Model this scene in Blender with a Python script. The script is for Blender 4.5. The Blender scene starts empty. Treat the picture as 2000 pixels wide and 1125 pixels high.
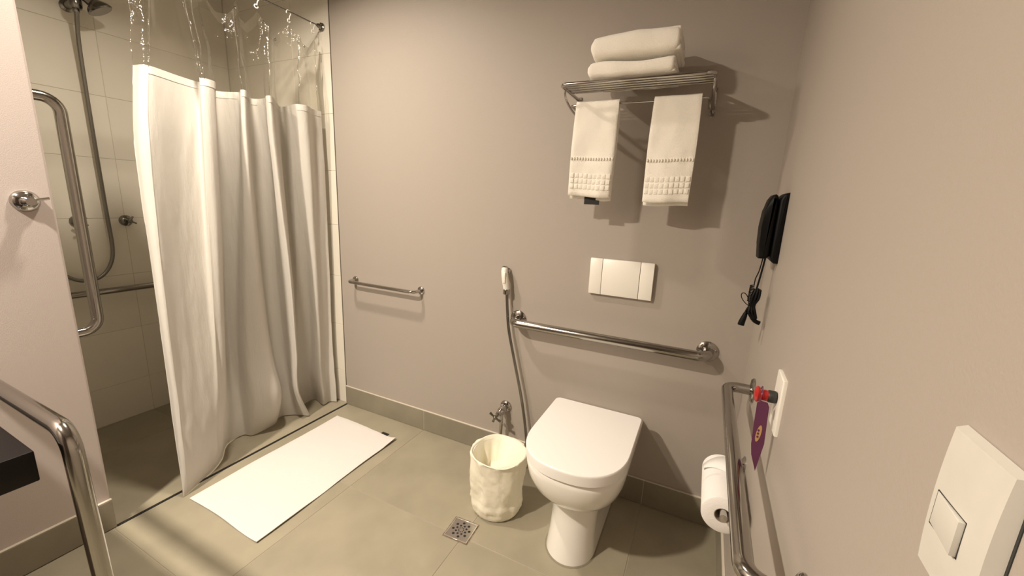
import bpy, bmesh, math, random
from mathutils import Vector, Matrix, noise
random.seed(7)
PI = math.pi
S = bpy.context.scene
C = S.collection

# ------------------------------------------------------------------ camera, world, lights, exposure
cam_d = bpy.data.cameras.new('camera'); cam = bpy.data.objects.new('camera', cam_d); C.objects.link(cam)
right = Vector((0.89884805, 0.43623781, 0.04205662)); down = Vector((0.1281215, -0.16978705, -0.9771168))
fwd = Vector((-0.41911462, 0.88366789, -0.2085042))
m = Matrix.Identity(4)
for i in range(3):
    m[i][0] = right[i]; m[i][1] = -down[i]; m[i][2] = -fwd[i]
m[0][3], m[1][3], m[2][3] = 1.9213, -1.6803, 1.2920
cam.matrix_world = m
cam_d.sensor_width = 36; cam_d.lens = 785.35 / 2000 * 36; cam_d.clip_start = 0.02
S.camera = cam
S.view_settings.view_transform = 'Standard'; S.view_settings.look = 'None'
S.view_settings.gamma = 1; S.view_settings.use_curve_mapping = False
S.view_settings.exposure = 0.2
w = bpy.data.worlds.new('world'); S.world = w; w.use_nodes = True
w.node_tree.nodes['Background'].inputs[0].default_value = (1, .85, .7, 1)
w.node_tree.nodes['Background'].inputs[1].default_value = 0.0

def lamp(name, loc, power, size, color, spread=160, aim=None):
    d = bpy.data.lights.new(name, 'AREA'); d.shape = 'DISK'; d.size = size; d.energy = power; d.color = color
    d.spread = math.radians(spread)
    o = bpy.data.objects.new(name, d); C.objects.link(o); o.location = loc
    if aim: o.rotation_euler = (Vector(aim) - Vector(loc)).to_track_quat('-Z', 'Y').to_euler()
    return o
WARM = (1.0, .88, .725)
lamp('ceiling_downlight', (.32, -.74, 2.47), 17.5, .10, WARM, 152)
lamp('ceiling_downlight', (.42, -2.12, 2.45), 72, .12, WARM, 172)

# ------------------------------------------------------------------ materials
def mat(name, col, rough=.5, metal=0, bump=0, bscale=200, var=0, vscale=3, spec=.5, sheen=0, sub=0, coat=0, objvar=0):
    M = bpy.data.materials.new(name); M.use_nodes = True
    nt = M.node_tree; b = nt.nodes['Principled BSDF']
    b.inputs['Base Color'].default_value = (*col, 1); b.inputs['Roughness'].default_value = rough
    b.inputs['Metallic'].default_value = metal; b.inputs['Specular IOR Level'].default_value = spec
    if sheen: b.inputs['Sheen Weight'].default_value = sheen
    if coat: b.inputs['Coat Weight'].default_value = coat
    tc = nt.nodes.new('ShaderNodeTexCoord')
    if bump:
        n = nt.nodes.new('ShaderNodeTexNoise'); n.inputs['Scale'].default_value = bscale; n.inputs['Detail'].default_value = 4
        nt.links.new(tc.outputs['Object'], n.inputs['Vector'])
        bp = nt.nodes.new('ShaderNodeBump'); bp.inputs['Strength'].default_value = bump; bp.inputs['Distance'].default_value = .004
        nt.links.new(n.outputs['Fac'], bp.inputs['Height']); nt.links.new(bp.outputs['Normal'], b.inputs['Normal'])
    if var or objvar:
        n2 = nt.nodes.new('ShaderNodeTexNoise'); n2.inputs['Scale'].default_value = vscale; n2.inputs['Detail'].default_value = 5
        nt.links.new(tc.outputs['Object'], n2.inputs['Vector'])
        r = nt.nodes.new('ShaderNodeMapRange'); r.inputs['From Min'].default_value = .3; r.inputs['From Max'].default_value = .7
        r.inputs['To Min'].default_value = 1 - var; r.inputs['To Max'].default_value = 1 + var
        nt.links.new(n2.outputs['Fac'], r.inputs['Value'])
        v = r.outputs['Result']
        if objvar:
            oi = nt.nodes.new('ShaderNodeObjectInfo'); r2 = nt.nodes.new('ShaderNodeMapRange')
            r2.inputs['To Min'].default_value = 1 - objvar; r2.inputs['To Max'].default_value = 1 + objvar
            nt.links.new(oi.outputs['Random'], r2.inputs['Value'])
            mu = nt.nodes.new('ShaderNodeMath'); mu.operation = 'MULTIPLY'
            nt.links.new(v, mu.inputs[0]); nt.links.new(r2.outputs['Result'], mu.inputs[1]); v = mu.outputs[0]
        vm = nt.nodes.new('ShaderNodeVectorMath'); vm.operation = 'SCALE'; vm.inputs[0].default_value = col
        nt.links.new(v, vm.inputs['Scale']); nt.links.new(vm.outputs['Vector'], b.inputs['Base Color'])
    return M

M = {}
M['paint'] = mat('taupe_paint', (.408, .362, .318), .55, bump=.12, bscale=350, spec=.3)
M['paint_left'] = mat('left_wall_paint', (.53, .465, .438), .5, bump=.1, bscale=350, spec=.35)  # paler, pinker base colour than the taupe walls
M['ceiling'] = mat('ceiling_paint', (.42, .40, .37), .8)
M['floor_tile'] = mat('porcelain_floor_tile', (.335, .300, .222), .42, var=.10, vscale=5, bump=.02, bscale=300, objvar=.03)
M['grout'] = mat('grout', (.36, .31, .24), .9)
M['grout_wall'] = mat('wall_grout', (.60, .56, .47), .9)
M['wall_tile'] = mat('cream_wall_tile', (.78, .735, .64), .3, var=.02, objvar=.02)
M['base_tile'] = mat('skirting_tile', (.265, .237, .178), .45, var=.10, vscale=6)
M['base_edge'] = mat('skirting_edge', (.62, .56, .47), .6, bump=.1)
M['dark_trim'] = mat('dark_trim', (.10, .08, .07), .5)
M['black'] = mat('black_rubber', (.012, .010, .009), .6)
M['chrome'] = mat('chrome', (.50, .48, .46), .09, metal=1)
M['steel'] = mat('polished_steel', (.40, .38, .35), .14, metal=1, bump=.01, bscale=60)
M['darkchrome'] = mat('worn_chrome', (.26, .25, .235), .2, metal=1)
M['hose'] = mat('flexible_steel_hose', (.24, .23, .21), .3, metal=1)
M['ceramic'] = mat('white_ceramic', (.90, .88, .83), .08, spec=.5, coat=.3)
M['seat'] = mat('white_seat_plastic', (.93, .91, .88), .25)
M['plastic'] = mat('white_plastic', (.88, .85, .78), .35)
M['plastic2'] = mat('aged_white_plastic', (.64, .62, .565), .45, var=.03, vscale=30)
M['terry'] = mat('white_terry', (.93, .89, .80), .95, bump=.5, bscale=420, sheen=.5, spec=.1)
M['mat'] = mat('white_bath_mat', (.74, .705, .68), .9, bump=.3, bscale=500, spec=.1)
M['paper'] = mat('toilet_paper', (.90, .88, .86), .95, bump=.2, bscale=300, spec=.1)
M['card'] = mat('cardboard', (.35, .29, .22), .9)
M['liner'] = mat('cream_bin_liner', (.88, .84, .70), .5, bump=.5, bscale=35, spec=.3)
M['blackplastic'] = mat('black_plastic', (.0025, .0023, .0023), .5, spec=.2)
M['wood'] = mat('black_stained_wood', (.006, .004, .004), .4, bump=.05, bscale=80, spec=.25)
M['red'] = mat('red_plastic', (.42, .012, .012), .3)
M['darkgrey'] = mat('dark_grey_plastic', (.03, .03, .028), .5)
M['purple'] = mat('purple_card', (.125, .032, .085), .3)
M['gold'] = mat('gold_print', (.55, .33, .14), .5)
M['orange'] = mat('hookwhite', (.9, .88, .84), .35)

# curtain cloth: diffuse + translucent
def cloth(name, col, tr):
    m_ = bpy.data.materials.new(name); m_.use_nodes = True; nt = m_.node_tree; nt.nodes.clear()
    o = nt.nodes.new('ShaderNodeOutputMaterial'); d = nt.nodes.new('ShaderNodeBsdfDiffuse'); t = nt.nodes.new('ShaderNodeBsdfTranslucent')
    mx = nt.nodes.new('ShaderNodeMixShader'); d.inputs[0].default_value = (*col, 1); t.inputs[0].default_value = (*col, 1)
    mx.inputs[0].default_value = tr
    tc = nt.nodes.new('ShaderNodeTexCoord'); mp = nt.nodes.new('ShaderNodeMapping'); mp.inputs['Scale'].default_value = (14, 14, 3.0)
    n = nt.nodes.new('ShaderNodeTexNoise'); n.inputs['Scale'].default_value = 3; n.inputs['Detail'].default_value = 6
    n2 = nt.nodes.new('ShaderNodeTexNoise'); n2.inputs['Scale'].default_value = 500
    ad = nt.nodes.new('ShaderNodeMath'); ad.operation = 'MULTIPLY_ADD'; ad.inputs[1].default_value = .15
    b = nt.nodes.new('ShaderNodeBump'); b.inputs['Strength'].default_value = .35; b.inputs['Distance'].default_value = .01
    nt.links.new(tc.outputs['Object'], mp.inputs[0]); nt.links.new(mp.outputs[0], n.inputs['Vector'])
    nt.links.new(tc.outputs['Object'], n2.inputs['Vector']); nt.links.new(n2.outputs['Fac'], ad.inputs[0]); nt.links.new(n.outputs['Fac'], ad.inputs[2])
    nt.links.new(ad.outputs[0], b.inputs['Height'])
    nt.links.new(b.outputs[0], d.inputs['Normal']); nt.links.new(d.outputs[0], mx.inputs[1]); nt.links.new(t.outputs[0], mx.inputs[2])
    nt.links.new(mx.outputs[0], o.inputs[0]); return m_
M['curtain'] = cloth('white_curtain_cloth', (.68, .65, .60), .14)
M['hem'] = cloth('white_curtain_hem', (.73, .70, .65), .10)

def vinyl(name, haze, rough=.09):
    m_ = bpy.data.materials.new(name); m_.use_nodes = True; nt = m_.node_tree; nt.nodes.clear()
    o = nt.nodes.new('ShaderNodeOutputMaterial'); t = nt.nodes.new('ShaderNodeBsdfTransparent'); g = nt.nodes.new('ShaderNodeBsdfGlossy')
    t.inputs[0].default_value = (.97, .96, .93, 1); g.inputs['Roughness'].default_value = rough
    lw = nt.nodes.new('ShaderNodeLayerWeight'); lw.inputs['Blend'].default_value = .28
    mx = nt.nodes.new('ShaderNodeMixShader'); nt.links.new(lw.outputs['Fresnel'], mx.inputs[0])
    d = nt.nodes.new('ShaderNodeBsdfTranslucent'); d.inputs[0].default_value = (.9, .87, .8, 1); m2 = nt.nodes.new('ShaderNodeMixShader'); m2.inputs[0].default_value = haze
    nt.links.new(t.outputs[0], m2.inputs[1]); nt.links.new(d.outputs[0], m2.inputs[2])
    tc = nt.nodes.new('ShaderNodeTexCoord'); n_ = nt.nodes.new('ShaderNodeTexNoise'); n_.inputs['Scale'].default_value = 22; n_.inputs['Detail'].default_value = 3
    bb = nt.nodes.new('ShaderNodeBump'); bb.inputs['Strength'].default_value = .5; bb.inputs['Distance'].default_value = .02
    nt.links.new(tc.outputs['Object'], n_.inputs['Vector']); nt.links.new(n_.outputs['Fac'], bb.inputs['Height']); nt.links.new(bb.outputs[0], g.inputs['Normal'])
    nt.links.new(m2.outputs[0], mx.inputs[1]); nt.links.new(g.outputs[0], mx.inputs[2]); nt.links.new(mx.outputs[0], o.inputs[0]); return m_
M['vinyl'] = vinyl('clear_vinyl', .15)
M['vinyl_hem_streak'] = vinyl('clear_vinyl_band_streak', .45, .12)  # header band, and the tubes that imitate highlights on the folds

# ------------------------------------------------------------------ helpers
def obj(name, bm, m_, parent=None, smooth=True, angle=40):
    me = bpy.data.meshes.new(name); bmesh.ops.recalc_face_normals(bm, faces=bm.faces) if bm.faces else None
    bm.to_mesh(me); bm.free(); me.materials.append(m_)
    o = bpy.data.objects.new(name, me); C.objects.link(o)
    if parent: o.parent = parent
    if smooth:
        me.polygons.foreach_set('use_smooth', [True] * len(me.polygons))
        me.set_sharp_from_angle(angle=math.radians(angle))
    return o
def tag(o, label=None, cat=None, group=None, kind=None):
    if label: o['label'] = label
    if cat: o['category'] = cat
    if group: o['group'] = group
    if kind: o['kind'] = kind
    return o
def thing(name, loc=(0, 0, 0)):
    o = bpy.data.objects.new(name, None); o.empty_display_size = .05; C.objects.link(o); o.location = loc; return o
def setp(o, parent):
    """parent a mesh built in world coordinates to an empty that stands elsewhere"""
    o.parent = parent; o.location = -Vector(parent.location); return o
def part(name, bm, m_, parent, **k):
    o = obj(name, bm, m_, None, **k)
    base = Vector((0, 0, 0)); p = parent
    while p: base += p.location; p = p.parent
    o.parent = parent; o.location = -base
    return o
def box(bm, lo, hi, bev=0, seg=2):
    r = bmesh.ops.create_cube(bm, size=1); vs = r['verts']
    lo = Vector(lo); hi = Vector(hi); c = (lo + hi) / 2; s = hi - lo
    for v in vs: v.co = Vector((v.co.x * s.x, v.co.y * s.y, v.co.z * s.z)) + c
    if bev:
        es = list({e for v in vs for e in v.link_edges})
        bmesh.ops.bevel(bm, geom=es, offset=bev, segments=seg, profile=.5, affect='EDGES')
    return bm
def fillet(pts, r, n=7):
    P = [Vector(p) for p in pts]; out = [P[0]]
    for i in range(1, len(P) - 1):
        a = (P[i-1] - P[i]); b = (P[i+1] - P[i]); rr = r[i] if isinstance(r, (list, tuple)) else r
        ang = a.angle(b)
        if rr <= 0 or ang > 3.1: out.append(P[i]); continue
        d = min(rr / math.tan(ang / 2), a.length * .48, b.length * .48)
        s = P[i] + a.normalized() * d; e = P[i] + b.normalized() * d
        ce = P[i] + (a.normalized() + b.normalized()).normalized() * (d / math.cos(ang / 2))
        v0 = s - ce; v1 = e - ce; th = v0.angle(v1)
        for k in range(n + 1):
            t = k / n; out.append(ce + (v0 * math.sin((1 - t) * th) + v1 * math.sin(t * th)) / math.sin(th))
    out.append(P[-1]); return out
def catmull(pts, n=6, closed=False):
    P = [Vector(p) for p in pts]; out = []
    N = len(P)
    for i in range(N if closed else N - 1):
        if closed: a, b, c, d = P[i-1], P[i], P[(i+1) % N], P[(i+2) % N]
        else: a, b, c, d = P[max(i-1, 0)], P[i], P[i+1], P[min(i+2, N-1)]
        for k in range(n):
            t = k / n
            out.append(.5 * (2*b + (c - a)*t + (2*a - 5*b + 4*c - d)*t*t + (3*b - a - 3*c + d)*t**3))
    if not closed: out.append(P[-1])
    return out
def tube(bm, pts, r, seg=16, cap=True, closed=False):
    P = [Vector(p) for p in pts]; N = len(P); rings = []; prev = None
    for i in range(N):
        if closed: t = (P[(i+1) % N] - P[i-1]).normalized()
        else: t = (P[min(i+1, N-1)] - P[max(i-1, 0)]).normalized()
        if prev is None:
            u = t.orthogonal().normalized()
        else:
            u = (prev - t * prev.dot(t)).normalized()
        prev = u; v = t.cross(u); rr = r(i / (N - 1)) if callable(r) else r
        rings.append([bm.verts.new(P[i] + (u * math.cos(2*PI*k/seg) + v * math.sin(2*PI*k/seg)) * rr) for k in range(seg)])
    for i in range(N if closed else N - 1):
        A = rings[i]; B = rings[(i+1) % N]
        for k in range(seg): bm.faces.new((A[k], A[(k+1) % seg], B[(k+1) % seg], B[k]))
    if cap and not closed:
        bm.faces.new(rings[0][::-1]); bm.faces.new(rings[-1])
    return bm
def lathe(bm, prof, origin, axis, seg=32, cap=True):
    """prof: list of (radius, distance along axis)"""
    ax = Vector(axis).normalized(); u = ax.orthogonal().normalized(); v = ax.cross(u); O = Vector(origin); rings = []
    for r, h in prof:
        rings.append([bm.verts.new(O + ax * h + (u * math.cos(2*PI*k/seg) + v * math.sin(2*PI*k/seg)) * max(r, 1e-5)) for k in range(seg)])
    for A, B in zip(rings, rings[1:]):
        for k in range(seg): bm.faces.new((A[k], A[(k+1) % seg], B[(k+1) % seg], B[k]))
    if cap: bm.faces.new(rings[0][::-1]); bm.faces.new(rings[-1])
    return bm
def loft(bm, rings, cap=True):
    R = [[bm.verts.new(p) for p in r] for r in rings]; n = len(R[0])
    for A, B in zip(R, R[1:]):
        for k in range(n): bm.faces.new((A[k], A[(k+1) % n], B[(k+1) % n], B[k]))
    if cap: bm.faces.new(R[0][::-1]); bm.faces.new(R[-1])
    return bm
def prism(bm, poly, axis, a, b, bev=0):
    """extrude a polygon (2 coords of the other axes, in order) along axis from a to b"""
    def P(p, h):
        l = list(p); l.insert(axis, h); return Vector(l)
    A = [bm.verts.new(P(p, a)) for p in poly]; B = [bm.verts.new(P(p, b)) for p in poly]; n = len(poly)
    fs = [bm.faces.new(A[::-1]), bm.faces.new(B)]
    for k in range(n): fs.append(bm.faces.new((A[k], A[(k+1) % n], B[(k+1) % n], B[k])))
    if bev:
        es = list({e for f in fs[:2] for e in f.edges})
        bmesh.ops.bevel(bm, geom=es, offset=bev, segments=3, profile=.5, affect='EDGES')
    return bm
NB = bmesh.new

# ------------------------------------------------------------------ setting
XR, YF, ZC, SX, YP = 2.119, -2.85, 2.50, -.906, -1.127
def struct(name, bm, m_, **k): return tag(obj(name, bm, m_, **k), kind='structure')

floor = struct('floor', box(NB(), (SX - .1, YF - .1, -.12), (XR + .1, .1, -.0018)), M['grout'], smooth=False)
def tile_parts(parent, cells, m_, bev=.0012, name='tile'):
    cache = {}
    for lo, hi in cells:
        lo = Vector(lo); hi = Vector(hi); s = hi - lo; key = tuple(round(x, 4) for x in s)
        if key not in cache:
            o = obj(name, box(NB(), -s/2, s/2, bev, 1), m_, None, smooth=False); cache[key] = o.data
        else:
            o = bpy.data.objects.new(name, cache[key]); C.objects.link(o)
        o.parent = parent; o.location = (lo + hi) / 2 + Vector((0, 0, random.uniform(-.0002, .0002)))
g = .0016
xs = [.012, .6105, 1.2105, 1.8105, XR]; ys = [0, -.5381, -1.1381, -1.7381, -2.3381, YF]
cells = [((xs[i] + g, ys[j+1] + g, -.010), (xs[i+1] - g, ys[j] - g, 0)) for i in range(4) for j in range(5)]
xs = [SX, -.6, 0]; ys = [0, -.614, YP]
cells += [((xs[i] + g, ys[j+1] + g, -.010), (xs[i+1] - g, ys[j] - g, -.001)) for i in range(2) for j in range(2)]
tile_parts(floor, cells, M['floor_tile'])
struct('trim_1', box(NB(), (.000, YP, -.010), (.012, 0, .0012), .0004, 1), M['black'], smooth=False)

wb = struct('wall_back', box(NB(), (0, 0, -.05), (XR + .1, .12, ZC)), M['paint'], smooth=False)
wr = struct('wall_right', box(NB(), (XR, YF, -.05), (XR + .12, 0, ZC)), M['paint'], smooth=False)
struct('wall_front', box(NB(), (SX - .1, YF - .12, -.05), (XR + .12, YF, ZC)), mat('low_bounce_wall', (.14, .115, .10), .5), smooth=False)  # unseen wall, coloured dark to cut bounced light
dr_ = struct('added_door_1', box(NB(), (.95, YF + .0005, .002), (1.83, YF + .042, 2.12), .003, 1), mat('added_dark_door', (.05, .032, .022), .4))  # unseen door, added to give the chrome dark reflections
b = NB(); tube(b, fillet([(1.03, YF + .042, 1.02), (1.03, YF + .09, 1.02), (1.15, YF + .09, 1.02)], .012, 4), .009, 12); obj('added_door_handle', b, M['chrome'], dr_)
# left wall: a partition whose free edge is slightly rounded
b = NB(); box(b, (-.14, YF, -.05), (0, YP, ZC))
es = [e for e in b.edges if all(abs(v.co.x) < 1e-4 and abs(v.co.y - YP) < 1e-4 for v in e.verts)]
bmesh.ops.bevel(b, geom=es, offset=.008, segments=4, profile=.5, affect='EDGES')
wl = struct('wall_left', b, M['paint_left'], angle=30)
struct('ceiling', box(NB(), (SX - .1, YF - .1, ZC), (XR + .1, .1, ZC + .1)), M['ceiling'], smooth=False)
# shower walls
zs = [0.0, .2135] + [.2135 + .3025 * k for k in range(1, 8)] + [ZC]
g = .0012
ws = struct('wall_shower', box(NB(), (SX - .12, YP - .1, -.05), (SX - .0015, .12, ZC)), M['grout_wall'], smooth=False)
ysh = [0, -.614, YP]
tile_parts(ws, [((SX - .010, ysh[j+1] + g, zs[k] + g), (SX, ysh[j] - g, zs[k+1] - g)) for j in range(2) for k in range(len(zs) - 1)], M['wall_tile'], .0008)
wsb = struct('wall_shower_back', box(NB(), (SX - .0015, .0055, -.05), (0, .12, ZC)), M['grout_wall'], smooth=False)
xsh = [SX, -.306, -.004]
tile_parts(wsb, [((xsh[i] + g, .004, zs[k] + g), (xsh[i+1] - g, .014, zs[k+1] - g)) for i in range(2) for k in range(len(zs) - 1)], M['wall_tile'], .0008)
wsn = struct('wall_shower_near', box(NB(), (SX - .0015, YP - .10, -.05), (-.141, YP - .0015, ZC)), M['grout_wall'], smooth=False)
xsn = [SX, -.42, -.141]
tile_parts(wsn, [((xsn[i] + g, YP - .010, zs[k] + g), (xsn[i+1] - g, YP, zs[k+1] - g)) for i in range(2) for k in range(len(zs) - 1)], M['wall_tile'], .0008)
struct('trim_2', box(NB(), (-.0035, -.0015, .0), (.0022, .004, ZC)), M['dark_trim'], smooth=False)

HB = .1228
def skirting(name, pieces, edge):
    root = struct(name, edge, M['base_edge'])
    for lo, hi in pieces:
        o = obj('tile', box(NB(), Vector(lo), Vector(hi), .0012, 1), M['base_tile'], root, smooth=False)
    return root
b = NB(); box(b, (.001, -.0095, HB - .004), (XR, 0, HB), .0012, 1); box(b, (.002, -.0085, .002), (XR, 0, HB - .004))
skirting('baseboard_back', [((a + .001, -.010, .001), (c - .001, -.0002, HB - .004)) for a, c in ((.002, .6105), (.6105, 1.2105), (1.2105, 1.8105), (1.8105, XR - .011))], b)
b = NB(); box(b, (XR - .0095, YF, HB - .004), (XR, -.0105, HB), .0012, 1); box(b, (XR - .0085, YF, .002), (XR, -.0105, HB - .004))
skirting('baseboard_right', [((XR - .010, c + .001, .001), (XR - .0002, a - .001, HB - .004)) for a, c in ((-.0105, -.5381), (-.5381, -1.1381), (-1.1381, -1.7381), (-1.7381, -2.3381), (-2.3381, YF))], b)
b = NB(); box(b, (0, YF, HB - .004), (.0115, YP, HB), .0012, 1); box(b, (0, YF, .002), (.0105, YP - .001, HB - .004))
skirting('baseboard_left', [((.0002, c + .001, .001), (.012, a - .001, HB - .004)) for a, c in ((YP, -1.7381), (-1.7381, -2.3381), (-2.3381, YF))], b)

# ------------------------------------------------------------------ grab bars
def flange(bm, c, n, r=.038, t=.008):
    lathe(bm, [(r, 0), (r, t * .55), (r * .9, t), (r * .55, t * 1.35), (.4 * r, t * 1.5)], c, n, 40)
def grab_bar(name, label, wallpts, n, out, rad, fr, rb, cat='grab bar', ft=.008, m_='steel', screws=True):
    """wallpts: two wall points; n: wall normal; out: projection"""
    n = Vector(n); a = Vector(wallpts[0]); c = Vector(wallpts[1])
    root = thing(name, a)
    part('rail', tube(NB(), fillet([a + n * .002, a + n * out, c + n * out, c + n * .002], rb, 9), rad, 24), M[m_], root)
    for q in (a, c):
        fb = NB(); flange(fb, q, n, fr, ft); f_ = part('flange', fb, M[m_], root)
        if screws:
            u = n.orthogonal().normalized(); v = n.cross(u)
            for k in range(3):
                d = u * math.cos(k * 2.094 + .5) + v * math.sin(k * 2.094 + .5)
                part('screw', lathe(NB(), [(.0045, 0), (.0045, .002), (.003, .003)], q + d * fr * .78 + n * ft * .9, n, 12), M['darkchrome'], f_)
    tag(root, label, cat); return root
grab_bar('grab_bar', 'long polished steel grab bar on the back wall below the flush plate', ((1.166, 0, .753), (1.980, 0, .755)), (0, -1, 0), .080, .0195, .040, .045)
grab_bar('grab_bar', 'polished steel grab bar along the right wall in front of the toilet paper', ((XR, -.262, .735), (XR, -1.05, .735)), (-1, 0, 0), .077, .0165, .039, .05)
grab_bar('towel_bar', 'short slim chrome towel bar on the back wall near the shower', ((.118, 0, .812), (.590, 0, .812)), (0, -1, 0), .062, .0090, .022, .028, 'towel bar', .006, 'chrome', False)
grab_bar('grab_bar', 'upright curved steel grab bar inside the shower behind the left wall', ((-.15, YP, 1.575), (-.15, YP, .745)), (0, 1, 0), .10, .0175, .039, .085)
grab_bar('grab_bar', 'horizontal steel grab bar on the tiled shower wall below the taps', ((SX, -1.02, .752), (SX, -.16, .752)), (1, 0, 0), .062, .016, .037, .04)
# bar beside the vanity: out from the left wall and down to the floor
LX = .745
root = thing('grab_bar', (.70, -1.379, 0))
part('rail', tube(NB(), fillet([(.002, -1.383, .760), (.718, -1.379, .760), (LX, -1.372, .004)], .055, 9), .0175, 28), M['steel'], root)
fb = NB(); flange(fb, (0, -1.383, .760), (1, 0, 0)); part('flange', fb, M['steel'], root)
fb = NB(); flange(fb, (LX, -1.372, 0), (0, 0, 1)); part('flange', fb, M['steel'], root)
tag(root, 'bent steel grab bar in the bottom left corner beside the black counter', 'grab bar')

# ------------------------------------------------------------------ vanity counter
b = NB(); box(b, (.001, -2.45, .657), (.685, -1.425, .729), .003, 2)
tag(obj('vanity_counter', b, M['wood']), 'black vanity counter corner at the left edge beside the bent bar', 'counter')

# ------------------------------------------------------------------ toilet
TC = 1.598
def dring(z, hw, yf, yb, n=56, sq=2.6, cx=TC, rc=.02, fl=.5):
    """D outline: straight sides from the back, rounded front"""
    L = (yb - yf); ys_ = yf + min(hw * 1.12, L * .62); out = []
    pts = []
    for k in range(29):
        a = PI * k / 28
        x = hw * math.copysign(abs(math.cos(a)) ** (2 / sq), math.cos(a)); y = ys_ - (ys_ - yf) * abs(math.sin(a)) ** (2 / sq)
        pts.append((cx + x, y, z))
    # back corners
    m_ = 6
    for k in range(m_): pts.append((cx - hw, ys_ + (yb - rc - ys_) * (k + 1) / m_, z))
    for k in range(1, 5):
        a = PI / 2 * k / 4; pts.append((cx - hw + rc * (1 - math.cos(a)), yb - rc + rc * math.sin(a), z))
    for k in range(1, 9): pts.append((cx - hw + rc + (2 * hw - 2 * rc) * k / 9, yb, z))
    for k in range(0, 4):
        a = PI / 2 * (1 - k / 4); pts.append((cx + hw - rc * (1 - math.cos(a)), yb - rc + rc * math.sin(a), z))
    for k in range(m_): pts.append((cx + hw, yb - rc + (ys_ - yb + rc) * k / m_, z))
    return [Vector(p) for p in pts]
toilet = thing('toilet', (TC, -.28, 0))
sec = [(0.001, .093, -.470, -.005, 2.0), (.02, .091, -.466, -.005, 2.0), (.08, .086, -.452, -.005, 2.0), (.15, .086, -.436, -.005, 2.0), (.205, .093, -.430, -.005, 2.1),
       (.222, .100, -.440, -.004, 2.1), (.236, .118, -.462, -.004, 2.15), (.262, .141, -.498, -.004, 2.2), (.30, .163, -.532, -.004, 2.25), (.345, .176, -.553, -.004, 2.35), (.385, .180, -.562, -.004, 2.4), (.402, .179, -.561, -.004, 2.4), (.408, .174, -.556, -.006, 2.4)]
part('bowl', loft(NB(), [dring(z, hw, yf, yb, sq=s) for z, hw, yf, yb, s in sec]), M['ceramic'], toilet, angle=60)
sec = [(.4085, .172, -.558), (.411, .174, -.560), (.424, .174, -.560), (.4265, .172, -.558)]
part('seat', loft(NB(), [dring(z, hw, yf, -.108, sq=2.4) for z, hw, yf in sec]), M['seat'], toilet)
sec = [(.4145, .180, -.567), (.4165, .183, -.570), (.448, .1845, -.5715), (.4525, .1842, -.5712), (.4550, .1830, -.5700), (.4565, .1815, -.5685)]
part('lid', loft(NB(), [dring(z, hw, yf, -.096, sq=2.4) for z, hw, yf in sec]), M['seat'], toilet)
for s in (-1, 1):
    part('hinge', tube(NB(), [(TC + s * .09 - .022, -.082, .424), (TC + s * .09 + .022, -.082, .424)], .0125, 16), M['seat'], toilet)
b = NB(); loft(b, [dring(z, hw, yf, -.001, sq=2.0) for z, hw, yf in ((.0002, .0985, -.4765), (.0028, .0945, -.4725))])
part('sealant', b, mat('grey_sealant', (.25, .22, .16), .8), toilet)
tag(toilet, 'white floor-standing toilet with closed lid against the back wall', 'toilet')

# flush plate
fp = thing('flush_plate', (1.625, 0, 1.0))
x0, x1, z0, z1 = 1.495, 1.752, .925, 1.078
part('backing', box(NB(), (x0 + .003, -.010, z0 + .003), (x1 - .003, 0, z1 - .003), .002, 1), M['darkgrey'], fp)
for a, c, lab in ((x0, 1.5455, 'end_panel'), (1.5475, 1.6985, 'flush_button'), (1.7005, x1, 'end_panel')):
    b = NB(); prism(b, [(-.004, z0), (-.017, z0 + .002), (-.021, z0 + .022), (-.021, z1 - .006), (-.017, z1), (-.004, z1)], 0, a, c, .0012)
    part(lab, b, M['plastic'], fp)
tag(fp, 'white rectangular wall flush plate above the long grab bar', 'flush plate')

# ------------------------------------------------------------------ hand sprayer + hose
hs = thing('bidet_sprayer', (1.10, 0, .93))
part('wall_holder', lathe(NB(), [(.017, 0), (.017, .004), (.012, .007), (.010, .026)], (1.098, 0, .975), (0, -1, 0), 24), M['chrome'], hs)
b = NB(); path = catmull([(1.098, -.030, .992), (1.100, -.036, .975), (1.105, -.036, .94), (1.110, -.032, .905), (1.112, -.030, .890)], 5)
tube(b, path, lambda t: .0138 + .0022 * math.sin(t * 3.0), 20); part('handle', b, M['plastic'], hs)
part('nozzle', lathe(NB(), [(.0135, 0), (.0140, .008), (.010, .013)], (1.098, -.030, .988), (-.05, .1, 1), 20), M['chrome'], hs)
b = NB(); box(b, (1.099, -.056, .925), (1.113, -.046, .975), .003, 2); part('trigger', b, M['plastic'], hs)
part('collar', lathe(NB(), [(.0135, 0), (.0165, .003), (.0165, .022), (.013, .026)], (1.1125, -.032, .869), (-.02, 0, 1), 20), M['chrome'], hs)
hp = catmull([(1.1130, -.030, .874), (1.120, -.032, .80), (1.133, -.034, .70), (1.168, -.036, .56), (1.219, -.036, .36), (1.252, -.034, .17), (1.255, -.036, .08), (1.22, -.045, .03), (1.16, -.052, .025), (1.125, -.05, .05), (1.116, -.046, .10), (1.116, -.045, .139)], 8)
part('hose', tube(NB(), hp, .0068, 12), M['hose'], hs)
tag(hs, 'white trigger bidet sprayer with steel hose hanging on the back wall', 'sprayer')

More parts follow.
